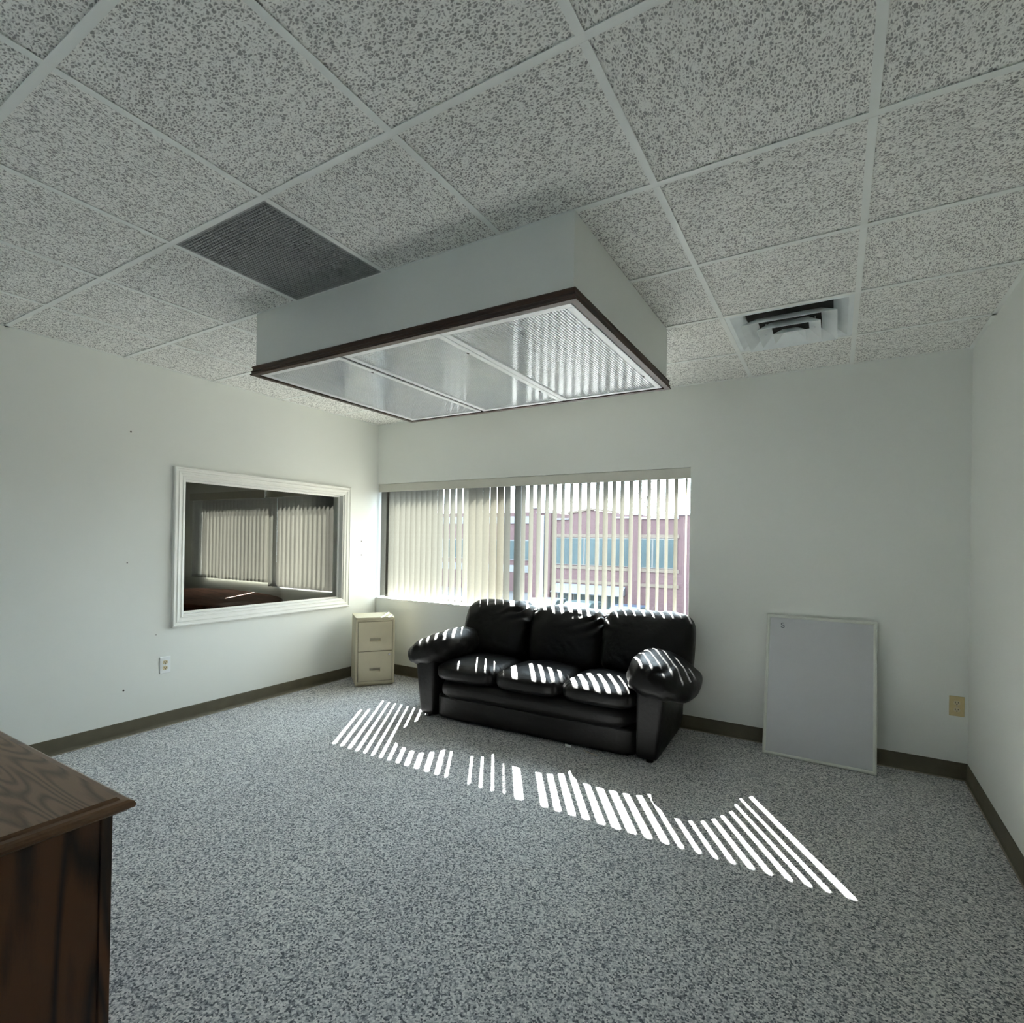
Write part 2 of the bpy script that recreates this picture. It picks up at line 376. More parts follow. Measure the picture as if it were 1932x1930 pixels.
# ------------------------------------------------------------------ ceiling: tiles in a metal grid
ceiling = tag(bx(-8.3, XR + 0.12, YF - 0.12, YO, H + 0.045, H + 0.12).build('ceiling', 'plenum'), kind='structure')
T = 0.6096; GX, GY = -0.5344, 1.1753
xs = [GX + T * k for k in range(-7, 4)]; ys = [GY + T * k for k in range(-6, 7)]
def tile_mesh(name, n, wl_mm, aniso, ang, depth, seed, lo, hi):
    """pitted mineral tile face: band-passed noise pressed in as real pits"""
    r = np.random.default_rng(seed); w = r.standard_normal((n, n)); F = np.fft.fft2(w)
    fx = np.fft.fftfreq(n, T / n)[:, None]; fy = np.fft.fftfreq(n, T / n)[None, :]
    c, s_ = math.cos(ang), math.sin(ang); u = (fx * c + fy * s_) * aniso; v = (-fx * s_ + fy * c)
    k = np.sqrt(u * u + v * v); k0 = 1000.0 / wl_mm
    g = np.real(np.fft.ifft2(F * np.exp(-((k - k0) / (0.42 * k0)) ** 2))); g /= g.std()
    t = np.clip((g - lo) / (hi - lo), 0, 1); z = depth * t * t * (3 - 2 * t)
    z += 0.0006 * r.standard_normal((n, n))
    h = T / 2 - 0.004; ax = np.linspace(-h, h, n)
    edge = np.minimum.outer(np.minimum(np.arange(n), n - 1 - np.arange(n)), np.full(n, 99)); edge = np.minimum(edge, edge.T)
    z[edge < 2] *= 0.15
    X, Y = np.meshgrid(ax, ax, indexing='ij')
    V = np.c_[X.ravel(), Y.ravel(), z.ravel()]
    I = np.arange(n * n).reshape(n, n)
    Fq = np.c_[I[:-1, :-1].ravel(), I[:-1, 1:].ravel(), I[1:, 1:].ravel(), I[1:, :-1].ravel()]
    b0 = len(V); V = np.r_[V, [[-h, -h, 0.018], [h, -h, 0.018], [h, h, 0.018], [-h, h, 0.018]]]
    me = bpy.data.meshes.new(name); me.from_pydata(V.tolist(), [], Fq.tolist() + [(b0, b0 + 1, b0 + 2, b0 + 3)])
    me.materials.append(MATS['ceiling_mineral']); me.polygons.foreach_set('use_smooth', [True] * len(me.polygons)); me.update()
    return me
tm = [tile_mesh('ceiling_tile', 130, 14.5, 0.62, 0.6, 0.0035, 1, 0.25, 0.95), tile_mesh('ceiling_tile', 130, 14.5, 0.62, 0.2, 0.0035, 2, 0.25, 0.95),
      tile_mesh('ceiling_tile', 130, 11.5, 0.5, 0.9, 0.003, 3, 0.4, 1.2)]
flat_tile = tile_mesh('ceiling_tile', 14, 120, 1, 0, 0.001, 4, 0, 2)
def clip_tile(i, j): return xs[i] >= XR or xs[i + 1] <= XL or ys[j] >= YB or ys[j + 1] <= YF
GRILLE, DIFF = None, None
for i in range(len(xs) - 1):
    for j in range(len(ys) - 1):
        if clip_tile(i, j): continue
        cx, cy_ = (xs[i] + xs[i + 1]) / 2, (ys[j] + ys[j + 1]) / 2
        if abs(cx - (GX - 2.5 * T)) < 0.1 and abs(cy_ - (GY + 0.5 * T)) < 0.1: GRILLE = (cx, cy_); continue
        if abs(cx - (GX + 0.5 * T)) < 0.1 and abs(cy_ - (GY + 3.5 * T)) < 0.1: DIFF = (cx, cy_); continue
        # cut at the walls by scaling the tile to the piece that fits
        x0, x1 = max(xs[i], XL), min(xs[i + 1], XR); y0, y1 = max(ys[j], YF), min(ys[j + 1], YB)
        if x1 - x0 < 0.03 or y1 - y0 < 0.03: continue
        near = y1 < -0.1
        me = flat_tile if near else tm[random.choice((0, 0, 1, 1, 2)) if not (abs(cx - (GX - 0.5 * T)) < 0.1 and abs(cy_ - (GY - 0.5 * T)) < 0.1) else 2]
        full = (x1 - x0 > T - 0.01) and (y1 - y0 > T - 0.01)
        if full:
            o = link('ceiling_tile', me, None, ceiling, (cx, cy_, H + 0.0035), (0, 0, random.randrange(4) * math.pi / 2))
        else:
            # a cut piece: crop the faces of the tile mesh
            bm = bmesh.new(); bm.from_mesh(me)
            bmesh.ops.translate(bm, verts=bm.verts, vec=(cx, cy_, H + 0.0035))
            for co, no in (((x0 + 0.002, 0, 0), (-1, 0, 0)), ((x1 - 0.002, 0, 0), (1, 0, 0)), ((0, y0 + 0.002, 0), (0, -1, 0)), ((0, y1 - 0.002, 0), (0, 1, 0))):
                bmesh.ops.bisect_plane(bm, geom=bm.verts[:] + bm.edges[:] + bm.faces[:], plane_co=co, plane_no=no, clear_outer=True)
            m2 = bpy.data.meshes.new('ceiling_tile'); bm.to_mesh(m2); bm.free()
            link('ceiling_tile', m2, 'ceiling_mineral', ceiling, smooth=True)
FL = 0.012
for y in ys:
    if YF < y < YB: MB().box(XL, XR, y - FL, y + FL, H - 0.0005, H + 0.0015).box(XL, XR, y - 0.001, y + 0.001, H + 0.001, H + 0.038).build('main_tee', 'tee_white', ceiling)
ct = MB().box(-FL, FL, -T / 2 + FL, T / 2 - FL, 0, 0.0018).box(-0.001, 0.001, -T / 2 + FL, T / 2 - FL, 0.001, 0.036).mesh('cross_tee'); ct.materials.append(MATS['tee_white'])
for x in xs:
    if not (XL < x < XR): continue
    for j in range(len(ys) - 1):
        y0, y1 = max(ys[j], YF), min(ys[j + 1], YB)
        if y1 - y0 > T - 0.01: link('cross_tee', ct, None, ceiling, (x, (y0 + y1) / 2, H - 0.0008))
        elif y1 - y0 > 0.05: bx(x - FL, x + FL, y0 + (FL if y0 > YF else 0), y1 - (FL if y1 < YB else 0), H - 0.0008, H + 0.001).build('cross_tee', 'tee_white', ceiling)
for nm, a in (('left', (XL, XL + 0.02, YF, YB)), ('right', (XR - 0.02, XR, YF, YB)), ('back', (XL, XR, YB - 0.02, YB))):
    bx(*a, H - 0.0005, H + 0.0015).build('wall_angle', 'tee_white', ceiling)

# ------------------------------------------------------------------ ceiling light box with wood trim and three lens panels
BX0, BX1, BY0, BY1, BZ = -2.690, -0.825, 1.780, 3.030, 2.265
lb = empty('ceiling_light_box', (0, 0, 0)); lb.location = ((BX0 + BX1) / 2, (BY0 + BY1) / 2, H)
LO = Vector(lb.location)
def lbp(m, name, mat, par=lb, **k):
    m.v = [(a - LO.x, b - LO.y, c - LO.z) for a, b, c in m.v]; return m.build(name, mat, par, **k)
t = 0.014
lbp(MB().box(BX0, BX1, BY0, BY0 + t, BZ, H), 'side_panel', 'drywall'); lbp(MB().box(BX0, BX1, BY1 - t, BY1, BZ, H), 'side_panel', 'drywall')
lbp(MB().box(BX0, BX0 + t, BY0 + t, BY1 - t, BZ, H), 'side_panel', 'drywall'); lbp(MB().box(BX1 - t, BX1, BY0 + t, BY1 - t, BZ, H), 'side_panel', 'drywall')
lbp(MB().box(BX0 + t, BX1 - t, BY0 + t, BY1 - t, BZ + 0.12, BZ + 0.13), 'top_plate', 'plenum')
prof = [(0.008, 0.0), (-0.020, 0.0), (-0.022, 0.006), (-0.015, 0.012), (-0.018, 0.020), (-0.011, 0.027), (-0.012, 0.036), (-0.016, 0.042), (-0.013, 0.048), (0.0, 0.052), (0.0, 0.006), (0.008, 0.006)]
TZ = 2.248
cs = [(BX0, BY0, TZ), (BX1, BY0, TZ), (BX1, BY1, TZ), (BX0, BY1, TZ)]; dg = [(-1, -1, 0), (1, -1, 0), (1, 1, 0), (-1, 1, 0)]
for i, m in enumerate(frame_strips(cs, dg, (0, 0, 1), prof)):
    lbp(m, 'wood_trim', 'walnut_trim_x' if i % 2 == 0 else 'walnut_trim_y')
# troffers: white flanged door frames holding ribbed lenses
IX0, IX1, IY0, IY1 = BX0 + 0.016, BX1 - 0.016, BY0 + 0.016, BY1 - 0.016
def lens_mesh(w, d, c=0.0127):
    """lattice of thin ribs"""
    nx, ny = int(w / c), int(d / c); m = MB()
    for i in range(nx + 1):
        x = -w / 2 + i * w / nx; m.box(x - 0.0015, x + 0.0015, -d / 2, d / 2, 0, 0.007)
    for j in range(ny + 1):
        y = -d / 2 + j * d / ny; m.box(-w / 2, w / 2, y - 0.0015, y + 0.0015, 0.0003, 0.0067)
    return m.mesh('lens')
pw_ = (IX1 - IX0) / 3; fr_w = 0.030
lens = lens_mesh(pw_ - 2 * fr_w - 0.01, IY1 - IY0 - 2 * fr_w); lens.materials.append(MATS['prismatic_acrylic'])
for k in range(3):
    x0 = IX0 + k * pw_ + (0.002 if k != 1 else 0.020); x1 = IX0 + (k + 1) * pw_ - 0.002
    z = TZ + 0.004
    fr = MB(); fr.box(x0, x1, IY0, IY0 + fr_w, z, z + 0.012); fr.box(x0, x1, IY1 - fr_w, IY1, z, z + 0.012)
    fr.box(x0, x0 + fr_w, IY0 + fr_w, IY1 - fr_w, z, z + 0.012); fr.box(x1 - fr_w, x1, IY0 + fr_w, IY1 - fr_w, z, z + 0.012)
    fo = lbp(fr, 'lens_frame', 'white_metal', bevel=0.002)
    lo = link('lens', lens, None, fo, ((x0 + x1) / 2 - LO.x, (IY0 + IY1) / 2 - LO.y, z + 0.005 - LO.z))
    lo['label'] = 'ribbed square-cell plastic lens'; lo['kind'] = 'stuff'
    bx(-(x1 - x0) / 2 + fr_w, (x1 - x0) / 2 - fr_w, -(IY1 - IY0) / 2 + fr_w, (IY1 - IY0) / 2 - fr_w, 0.0085, 0.0095).build('lens_sheet', 'lens_backing', lo)
    for yy in (IY0 + 0.25, IY1 - 0.25):
        m = MB().box(x1 - fr_w - 0.003, x1 - fr_w + 0.005, yy - 0.008, yy + 0.008, z - 0.0015, z + 0.001); m.v = [(a - LO.x, b - LO.y, c - LO.z) for a, b, c in m.v]
        m.build('latch', 'slot_dark', fo)
lbp(MB().box(IX0 + pw_ - 0.002, IX0 + pw_ + 0.021, IY0, IY1, TZ + 0.010, TZ + 0.014), 'gap_shade_strip', 'black')  # black strip laid in the gap, standing in for its shade
lbp(MB().box(IX0, IX1, IY0, IY1, BZ + 0.02, BZ + 0.03), 'reflector', 'white_metal')
tag(lb, 'boxed ceiling light with dark wood trim and three ribbed lenses', 'light')

# ------------------------------------------------------------------ return grille and air diffuser
gx, gy = GRILLE
g = empty('return_air_grille', (gx, gy, H))
h = T / 2 - 0.0125
m = MB()
m.box(-h, h, -h, -h + 0.008, 0, 0.014).box(-h, h, h - 0.008, h, 0, 0.014).box(-h, -h + 0.008, -h, h, 0, 0.014).box(h - 0.008, h, -h, h, 0, 0.014)
m.build('grille_frame', 'grille_grey', g)
m = MB(); nb = 44
for k in range(1, nb):
    p = -h + 2 * h * k / nb; m.box(p - 0.0013, p + 0.0013, -h, h, 0.0, 0.012); m.box(-h, h, p - 0.0013, p + 0.0013, 0.0002, 0.0118)
tag(m.build('egg_crate_core', 'grille_grey', g), kind='stuff')
bx(-h, h, -h, h, 0.030, 0.034).build('dark_backing', 'grille_grey', g)
tag(g, 'grey egg-crate return air grille in the tiled ceiling', 'grille')
dx, dy = DIFF
d = empty('air_diffuser', (dx, dy, H))
def sq_ring(a0, z0, a1, z1, th=0.0015):
    m = MB(); V = []
    for a, z in ((a0, z0), (a1, z1), (a1, z1 + th), (a0 + th, z0 + th)):
        V += [(-a, -a, z), (a, -a, z), (a, a, z), (-a, a, z)]
    fs = [(r * 4 + k, r * 4 + (k + 1) % 4, ((r + 1) % 4) * 4 + (k + 1) % 4, ((r + 1) % 4) * 4 + k) for r in range(4) for k in range(4)]
    return m.add(V, fs)
hb = T / 2 - 0.0125
sq_ring(hb, 0.001, 0.270, 0.0005).build('border', 'diffuser_metal', d)
sq_ring(0.270, 0.0005, 0.205, 0.036).build('neck_cone', 'diffuser_metal', d)
bx(-0.21, 0.21, -0.21, 0.21, 0.037, 0.040).build('duct_backing', 'black', d)
for a0, z0, a1, z1 in ((0.222, -0.033, 0.150, 0.018), (0.148, -0.044, 0.090, 0.006), (0.078, -0.055, 0.034, -0.018)):
    sq_ring(a0, z0, a1, z1).build('louver_cone', 'diffuser_metal', d)
MB().add([(-0.034, -0.034, -0.018), (0.034, -0.034, -0.018), (0.034, 0.034, -0.018), (-0.034, 0.034, -0.018), (0, 0, -0.040)], [(0, 1, 4), (1, 2, 4), (2, 3, 4), (3, 0, 4), (3, 2, 1, 0)]).build('centre_cap', 'diffuser_metal', d)
for sx in (-1, 1): MB().box(sx * 0.12 - 0.003, sx * 0.12 + 0.003, -0.003, 0.003, -0.025, 0.037).build('hanger', 'diffuser_metal', d)
tag(d, 'square white four-way air diffuser with stepped cones in the ceiling', 'vent')

# ------------------------------------------------------------------ windows in the back wall
def window(n, x0, x1, mull, WZ0=WZ0):
    w = empty('window_%d' % n, ((x0 + x1) / 2, YO, WZ0)); O = Vector(w.location)
    def P(m, name, mat, par=w, **k):
        m.v = [(a - O.x, b - O.y, c - O.z) for a, b, c in m.v]; return m.build(name, mat, par, **k)
    fy0, fy1 = 4.345, 4.400
    P(MB().box(x0, x1, fy0, fy1, WZ1 - 0.045, WZ1), 'window_frame', 'alu_frame'); P(MB().box(x0, x1, fy0, fy1, WZ0, WZ0 + 0.04), 'window_frame', 'alu_frame')
    P(MB().box(x0, x0 + 0.04, fy0, fy1, WZ0 + 0.04, WZ1 - 0.045), 'window_frame', 'alu_frame'); P(MB().box(x1 - 0.04, x1, fy0, fy1, WZ0 + 0.04, WZ1 - 0.045), 'window_frame', 'alu_frame')
    P(MB().box(mull - 0.035, mull + 0.035, fy0 - 0.012, fy1, WZ0 + 0.04, WZ1 - 0.045), 'mullion', 'bronze_frame')
    P(MB().box(x0 + 0.04, x1 - 0.04, fy0 - 0.006, fy0, WZ0 + 0.006, WZ0 + 0.022), 'gasket', 'bronze_frame')
    for a, b in ((x0 + 0.04, mull - 0.035), (mull + 0.035, x1 - 0.04)):
        P(MB().box(a, b, 4.372, 4.373, WZ0 + 0.04, WZ1 - 0.045), 'pane', 'clear_glass')
    P(MB().box(x0, x1, YB + 0.001, fy0, WZ0 - 0.02, WZ0), 'sill', 'sill_white', bevel=0.002)
    tag(w, kind='structure'); return w
window(1, WX0, WX1, -2.537); window(2, NX0, NX1, -5.93, NZ0)

# ------------------------------------------------------------------ vertical blinds
VW = 0.089
def vane_mesh(z0, z1):
    n = 7; V = []; Fs = []
    zz = [z0, z0 + 0.03, (z0 + z1) / 2, z1 - 0.03, z1]
    for z in zz:
        for i in range(n):
            u = i / (n - 1) * 2 - 1; V.append((u * VW / 2, 0.0055 * (1 - u * u) - 0.003, z))
    for r in range(len(zz) - 1):
        for i in range(n - 1): Fs.append((r * n + i, r * n + i + 1, (r + 1) * n + i + 1, (r + 1) * n + i))
    me = bpy.data.meshes.new('vane'); me.from_pydata(V, [], Fs); me.materials.append(MATS['vinyl_vane'])
    me.polygons.foreach_set('use_smooth', [True] * len(Fs)); me.update(); return me
YV = 4.232
def blind(x0, x1, vanes, z0, z1, label, yv=YV):
    dy = yv - YV
    b = empty('vertical_blind', ((x0 + x1) / 2, yv, z1)); O = Vector(b.location)
    m = MB().box(x0 + 0.002, x1 - 0.002, YB + 0.012, YB + 0.018, z1 - 0.014, WZ1 - 0.002).box(x0 + 0.002, x1 - 0.002, YB + 0.018, YV + 0.03, WZ1 - 0.02, WZ1 - 0.002)
    m.v = [(a - O.x, c + dy - O.y, e - O.z) for a, c, e in m.v]; m.build('valance', 'valance_cream', b, bevel=0.002)
    m = MB().box(x0 + 0.01, x1 - 0.01, YV - 0.02, YV + 0.02, z1 + 0.012, WZ1 - 0.02); m.v = [(a - O.x, c + dy - O.y, e - O.z) for a, c, e in m.v]; m.build('head_rail', 'alu_frame', b)
    me = vane_mesh(z0 - z1, 0.012); clip = MB().box(-0.004, 0.004, -0.002, 0.002, 0.0, 0.014).mesh('vane_clip'); clip.materials.append(MATS['white_metal'])
    for x, th in vanes:
        v = link('vane', me, None, b, (x - O.x, 0, 0), (0, 0, math.radians(th)))
        link('vane_clip', clip, None, v, (0, 0, 0.012))
    tag(b, label, 'blind'); return b
k = YV / 4.17
bd = [-4.154, -4.077, -3.99, -3.917, -3.845, -3.771, -3.70, -3.632, -3.565, -3.496, -3.427, -3.357, -3.283, -3.206, -3.129, -3.049, -2.977, -2.90, -2.822, -2.743, -2.664, -2.586, -2.518]
vanes = []
for i in range(len(bd) - 1):
    c = (bd[i] + bd[i + 1]) / 2 * k
    if i < 2: th = 62
    elif i < 11: th = 88
    elif i < 16: th = 90.5
    elif i < 21: th = (70, 75, 76.5, 76.5, 76)[i - 16]
    else: th = 81
    vanes.append(((-4.108, -4.032)[i] if i < 2 else c, th + random.uniform(-0.8, 0.8)))
vanes.append((-2.442 * k, 80))
for a, b_, th in ((-2.407, -2.362, 93.7), (-2.329, -2.285, 93.3), (-2.252, -2.209, 92.9), (-2.171, -2.134, 95.6), (-2.097, -2.055, 91.5), (-2.015, -1.982, 96.1), (-1.936, -1.906, 96.9), (-1.857, -1.826, 95.2), (-1.783, -1.747, 91.1),
                 (-1.703, -1.67, 91.9), (-1.638, -1.594, 83.7), (-1.561, -1.524, 87.4), (-1.492, -1.455, 86.4), (-1.419, -1.385, 87.4), (-1.343, -1.316, 90.9), (-1.274, -1.242, 86.7), (-1.199, -1.173, 89.6), (-1.131, -1.106, 89.3), (-1.064, -1.035, 85.7), (-0.978, -0.966, 95.6)):
    vanes.append(((a + b_) / 2 * k, th))
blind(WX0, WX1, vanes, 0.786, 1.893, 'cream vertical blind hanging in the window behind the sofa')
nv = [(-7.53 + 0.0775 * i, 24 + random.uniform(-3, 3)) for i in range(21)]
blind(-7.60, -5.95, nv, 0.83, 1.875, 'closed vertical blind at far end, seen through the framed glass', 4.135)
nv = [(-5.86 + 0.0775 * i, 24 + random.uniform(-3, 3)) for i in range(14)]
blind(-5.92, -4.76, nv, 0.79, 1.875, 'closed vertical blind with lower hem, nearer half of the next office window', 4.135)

# ------------------------------------------------------------------ framed glass in the left wall
w3 = empty('window_3', (XL, (GY0 + GY1) / 2, GZ0)); O3 = Vector(w3.location)
def P3(m, name, mat, par=w3, **k2):
    m.v = [(a - O3.x, b - O3.y, c - O3.z) for a, b, c in m.v]; return m.build(name, mat, par, **k2)
oy0, oy1, oz0, oz1 = 2.116, 3.790, 0.710, 1.890
cs = [(XL, oy0, oz0), (XL, oy1, oz0), (XL, oy1, oz1), (XL, oy0, oz1)]; dg = [(0, -1, -1), (0, 1, -1), (0, 1, 1), (0, -1, 1)]
prof = [(0, 0), (0, 0.020), (0.006, 0.026), (0.013, 0.026), (0.017, 0.019), (0.030, 0.017), (0.036, 0.022), (0.046, 0.020), (0.050, 0.013), (0.064, 0.011), (0.068, 0.016), (0.075, 0.014), (0.079, 0.006), (0.079, 0.0)]
for m in frame_strips(cs, dg, (1, 0, 0), prof): P3(m, 'moulding', 'moulding_white')
cs = [(XL, GY0 - 0.001, GZ0 - 0.001), (XL, GY1 + 0.001, GZ0 - 0.001), (XL, GY1 + 0.001, GZ1 + 0.001), (XL, GY0 - 0.001, GZ1 + 0.001)]
for m in frame_strips(cs, dg, (1, 0, 0), [(0, 0.004), (0.012, 0.004), (0.012, -0.045), (0.026, -0.050), (0.026, -0.062), (0, -0.062)]): P3(m, 'glass_stop', 'moulding_white')
P3(MB().box(XL - 0.064, XL - 0.060, GY0 + 0.005, GY1 - 0.005, GZ0 + 0.005, GZ1 - 0.005), 'pane', 'interior_glass')
for m in frame_strips([(XL - 0.12, a, b) for _, a, b in cs], dg, (1, 0, 0), [(0, 0.055), (0.016, 0.055), (0.016, 0.0), (0, 0.0)]): P3(m, 'reveal', 'moulding_white')
tag(w3, kind='structure')

# ------------------------------------------------------------------ the next office behind the glass
tag(bx(-8.3, -8.18, 0.2, YB, 0, H + 0.4).build('wall_far_left', 'office_wall'), kind='structure')
tag(bx(-8.18, XL - 0.12, 0.2, 0.32, 0, H + 0.4).build('wall_far_front', 'office_wall'), kind='structure')
ol = MB(); ol.box(XL - 0.13, XL - 0.121, 0.32, GY0, 0, H).box(XL - 0.13, XL - 0.121, GY1, YB, 0, H)
tag(ol.build('wall_partition', 'office_wall'), kind='structure')
tag(bx(-8.18, XL - 0.12, 0.32, YB, H - 0.002, H + 0.04).build('ceiling_office', 'office_wall'), kind='structure')
tb = MB(); cxy = (-5.75, 3.30); V = []; n = 48
def oval(sc, z): return [(1.05 * sc * math.copysign(abs(math.cos(a)) ** 0.75, math.cos(a)), 0.52 * sc * math.copysign(abs(math.sin(a)) ** 0.75, math.sin(a)), z) for a in [2 * math.pi * q / n for q in range(n)]]
rg = [oval(0.97, 0.715), oval(1.0, 0.722), oval(1.0, 0.742), oval(0.985, 0.75)]
tb.add([p for r in rg for p in r], [(r * n + q, r * n + (q + 1) % n, (r + 1) * n + (q + 1) % n, (r + 1) * n + q) for r in range(3) for q in range(n)] + [tuple(reversed(range(n))), tuple(range(3 * n, 4 * n))])
tbl = empty('meeting_table', (cxy[0], cxy[1], 0), math.radians(-8))
tb.build('table_top', 'mahogany', tbl)
for sx in (-0.55, 0.55):
    MB().box(sx - 0.05, sx + 0.05, -0.2, 0.2, 0.05, 0.715).build('pedestal', 'mahogany', tbl, bevel=0.006); MB().box(sx - 0.06, sx + 0.06, -0.36, 0.36, 0.0, 0.05).build('foot', 'mahogany', tbl, bevel=0.008)
tag(tbl, 'oval reddish wooden meeting table seen through the framed glass', 'table')
ch = empty('office_chair', (-5.2, 2.35, 0), math.radians(160))
ch.location = (-4.98, 2.66, 0)
link('backrest', pillow_mesh('backrest', 8, 5, lambda q, c: np.c_[q[:, 0] * 0.20, q[:, 1] * 0.035 + 0.2, q[:, 2] * 0.21 + 0.60]), 'chair_tan', ch, smooth=True)
link('seat', pillow_mesh('seat', 8, 5, lambda q, c: np.c_[q[:, 0] * 0.23, q[:, 1] * 0.22 - 0.02, q[:, 2] * 0.04 + 0.44]), 'chair_tan', ch, smooth=True)
MB().tube([(0, 0.18, 0.46), (0, 0.235, 0.5), (0, 0.235, 0.62)], 0.014).build('back_bracket', 'bronze_frame', ch)
MB().cyl((0, 0, 0.07), 0.025, 0.34).build('gas_lift', 'bronze_frame', ch)
for q in range(5):
    a = 2 * math.pi * q / 5; st = MB().tube([(0, 0, 0.10), (0.24 * math.cos(a), 0.24 * math.sin(a), 0.065)], [0.02, 0.013]).build('base_arm', 'bronze_frame', ch)
    MB().cyl((0.25 * math.cos(a), 0.25 * math.sin(a) - 0.01, 0.026), 0.026, 0.02, 'y').build('caster', 'tyre', st)
tag(ch, 'tan office chair back at the oval table beyond the glass', 'chair')
cr = empty('storage_cabinet', (-7.86, 2.6, 0))
MB().box(-0.28, 0.28, -0.55, 1.36, 0.03, 0.80).build('body', 'cabinet_charcoal', cr, bevel=0.005)
MB().box(-0.31, 0.31, -0.58, 1.40, 0.80, 0.84).build('worktop', 'chair_tan', cr, bevel=0.004); MB().box(-0.26, 0.26, -0.5, 1.32, 0.0, 0.03).build('plinth', 'black', cr)
MB().box(-0.3, -0.05, -0.50, 1.36, 1.45, 2.1).build('wall_unit', 'cabinet_charcoal', cr, bevel=0.005)
tag(cr, 'dark low cabinet with tan worktop along the far wall beyond the glass', 'cabinet')

# ------------------------------------------------------------------ black leather sofa
SR = math.radians(2.2)
sofa = empty('leather_sofa', (-2.785, 3.278, 0), SR)
Lb, D = 1.845, 0.80                                    # base length; local x along the length, y to the back
AW = 0.135                                             # arm panel width
def leather(name, me, label=None):
    o = link(name, me, 'black_leather', sofa, smooth=True)
    if label: o['label'] = label
    return o
# arm panels taper to the floor
for side in (0, 1):
    def fn(q, c, side=side):
        x = 0.5 * (q[:, 0] + 1); z = 0.5 * (q[:, 2] + 1); y = 0.5 * (q[:, 1] + 1)
        taper = 0.055 * z
        X = -taper + (AW + taper) * x
        if side: X = Lb - X
        Z = 0.012 + 0.47 * z; Y = 0.0 + (D - 0.04) * y + 0.012 * (1 - z)
        return np.c_[X, Y, Z]
    leather('arm_panel', pillow_mesh('arm_panel', 14, 14, fn))
# arm pads: soft rolls, lower on the outside, with gathered fronts
for side in (0, 1):
    def fn(q, c, side=side):
        hw, hh, ln = 0.225, 0.128, 0.70
        t_ = 0.5 * (q[:, 1] + 1)                        # 0 front, 1 back
        plump = 1.0 - 0.25 * np.clip(t_ - 0.75, 0, 1) / 0.25
        a = q[:, 0] * hw; b = q[:, 2] * hh * plump
        b = b * (0.72 + 0.28 * np.clip((q[:, 0] + 1) / 1.1, 0, 1))   # thinner on the outside
        tilt = math.radians(17)
        X = a * math.cos(tilt) - b * math.sin(tilt); Z = a * math.sin(tilt) + b * math.cos(tilt)
        Y = -0.035 + ln * t_
        Z = Z - 0.025 * np.exp(-t_ * 6) - 0.010 * np.sin(t_ * 3.0)
        P = np.c_[X + 0.022, Y, Z + 0.512]
        nrm = np.c_[q[:, 0], 0 * t_, q[:, 2]]
        gather = np.exp(-t_ * 5.0) * np.sin(q[:, 0] * 13 + 3 * vnoise(P * 9, 5)) * 0.011
        soft = fbm(P * np.array([7, 4, 7]), 3 + side, 3) * 0.020
        P = P + nrm * (gather + soft)[:, None]
        if side: P[:, 0] = Lb - P[:, 0]
        return P
    leather('arm_pad', pillow_mesh('arm_pad', 34, 2.7, fn))
x0s, x1s = AW + 0.004, Lb - AW - 0.004
# lower front panel, rolled front rail, back frame, plinth
leather('front_panel', pillow_mesh('front_panel', 16, 16, lambda q, c: np.c_[(x0s + x1s) / 2 + q[:, 0] * (x1s - x0s) / 2, 0.35 + q[:, 1] * 0.33, 0.105 + q[:, 2] * 0.092]))
leather('front_rail', pillow_mesh('front_rail', 22, (16, 3.2, 3.2), lambda q, c: np.c_[(x0s + x1s) / 2 + q[:, 0] * (x1s - x0s) / 2, 0.30 + q[:, 1] * 0.305 - 0.006, 0.245 + q[:, 2] * 0.070 + 0.004 * vnoise(np.c_[q[:, 0] * 6, q[:, 1] * 2, q[:, 2]], 8)]))
leather('back_frame', pillow_mesh('back_frame', 20, 14, lambda q, c: np.c_[Lb / 2 + q[:, 0] * (Lb / 2 + 0.01), 0.735 + q[:, 1] * 0.06 + 0.02 * (q[:, 2] + 1), 0.41 + q[:, 2] * 0.40]))
for fx in (0.05, Lb - 0.05):
    for fy in (0.06, D - 0.08): MB().cyl((fx, fy, 0), 0.022, 0.02, n=12).build('foot', 'black', sofa)
# seat cushions
sw = (x1s - x0s) / 3
for i in range(3):
    cxs = x0s + sw * (i + 0.5)
    def fn(q, c, i=i, cxs=cxs):
        X = cxs + q[:, 0] * (sw / 2 + 0.002); Y = 0.27 + q[:, 1] * 0.305; Z = 0.372 + q[:, 2] * 0.068
        crown = (1 - q[:, 0] ** 2) * (1 - c[:, 1] ** 2 * 0.7)
        Z = Z + np.where(q[:, 2] > 0, 1, 0.15) * crown * 0.020
        Y = Y - 0.015 * np.clip(-q[:, 1], 0, 1) ** 3 * (1 - q[:, 0] ** 2)
        P = np.c_[X, Y, Z]
        edge = np.clip((np.abs(q[:, 0]) - 0.62) / 0.38, 0, 1) * np.clip(-q[:, 1] * 1.2, 0, 1)
        fold = edge * np.sin((P[:, 0] * np.sign(q[:, 0]) * 0.8 + P[:, 1]) * 120 + 3 * vnoise(P * 14, 20 + i)) * 0.007
        soft = fbm(P * 8, 30 + i, 3) * 0.006
        Z = P[:, 2] + (fold + soft) * np.clip(q[:, 2] + 0.8, 0, 1); P[:, 2] = Z
        P[:, 1] += -fold * (q[:, 1] < -0.6)
        return P
    leather('seat_cushion', pillow_mesh('seat_cushion', 30, (5, 5, 3.2), fn))
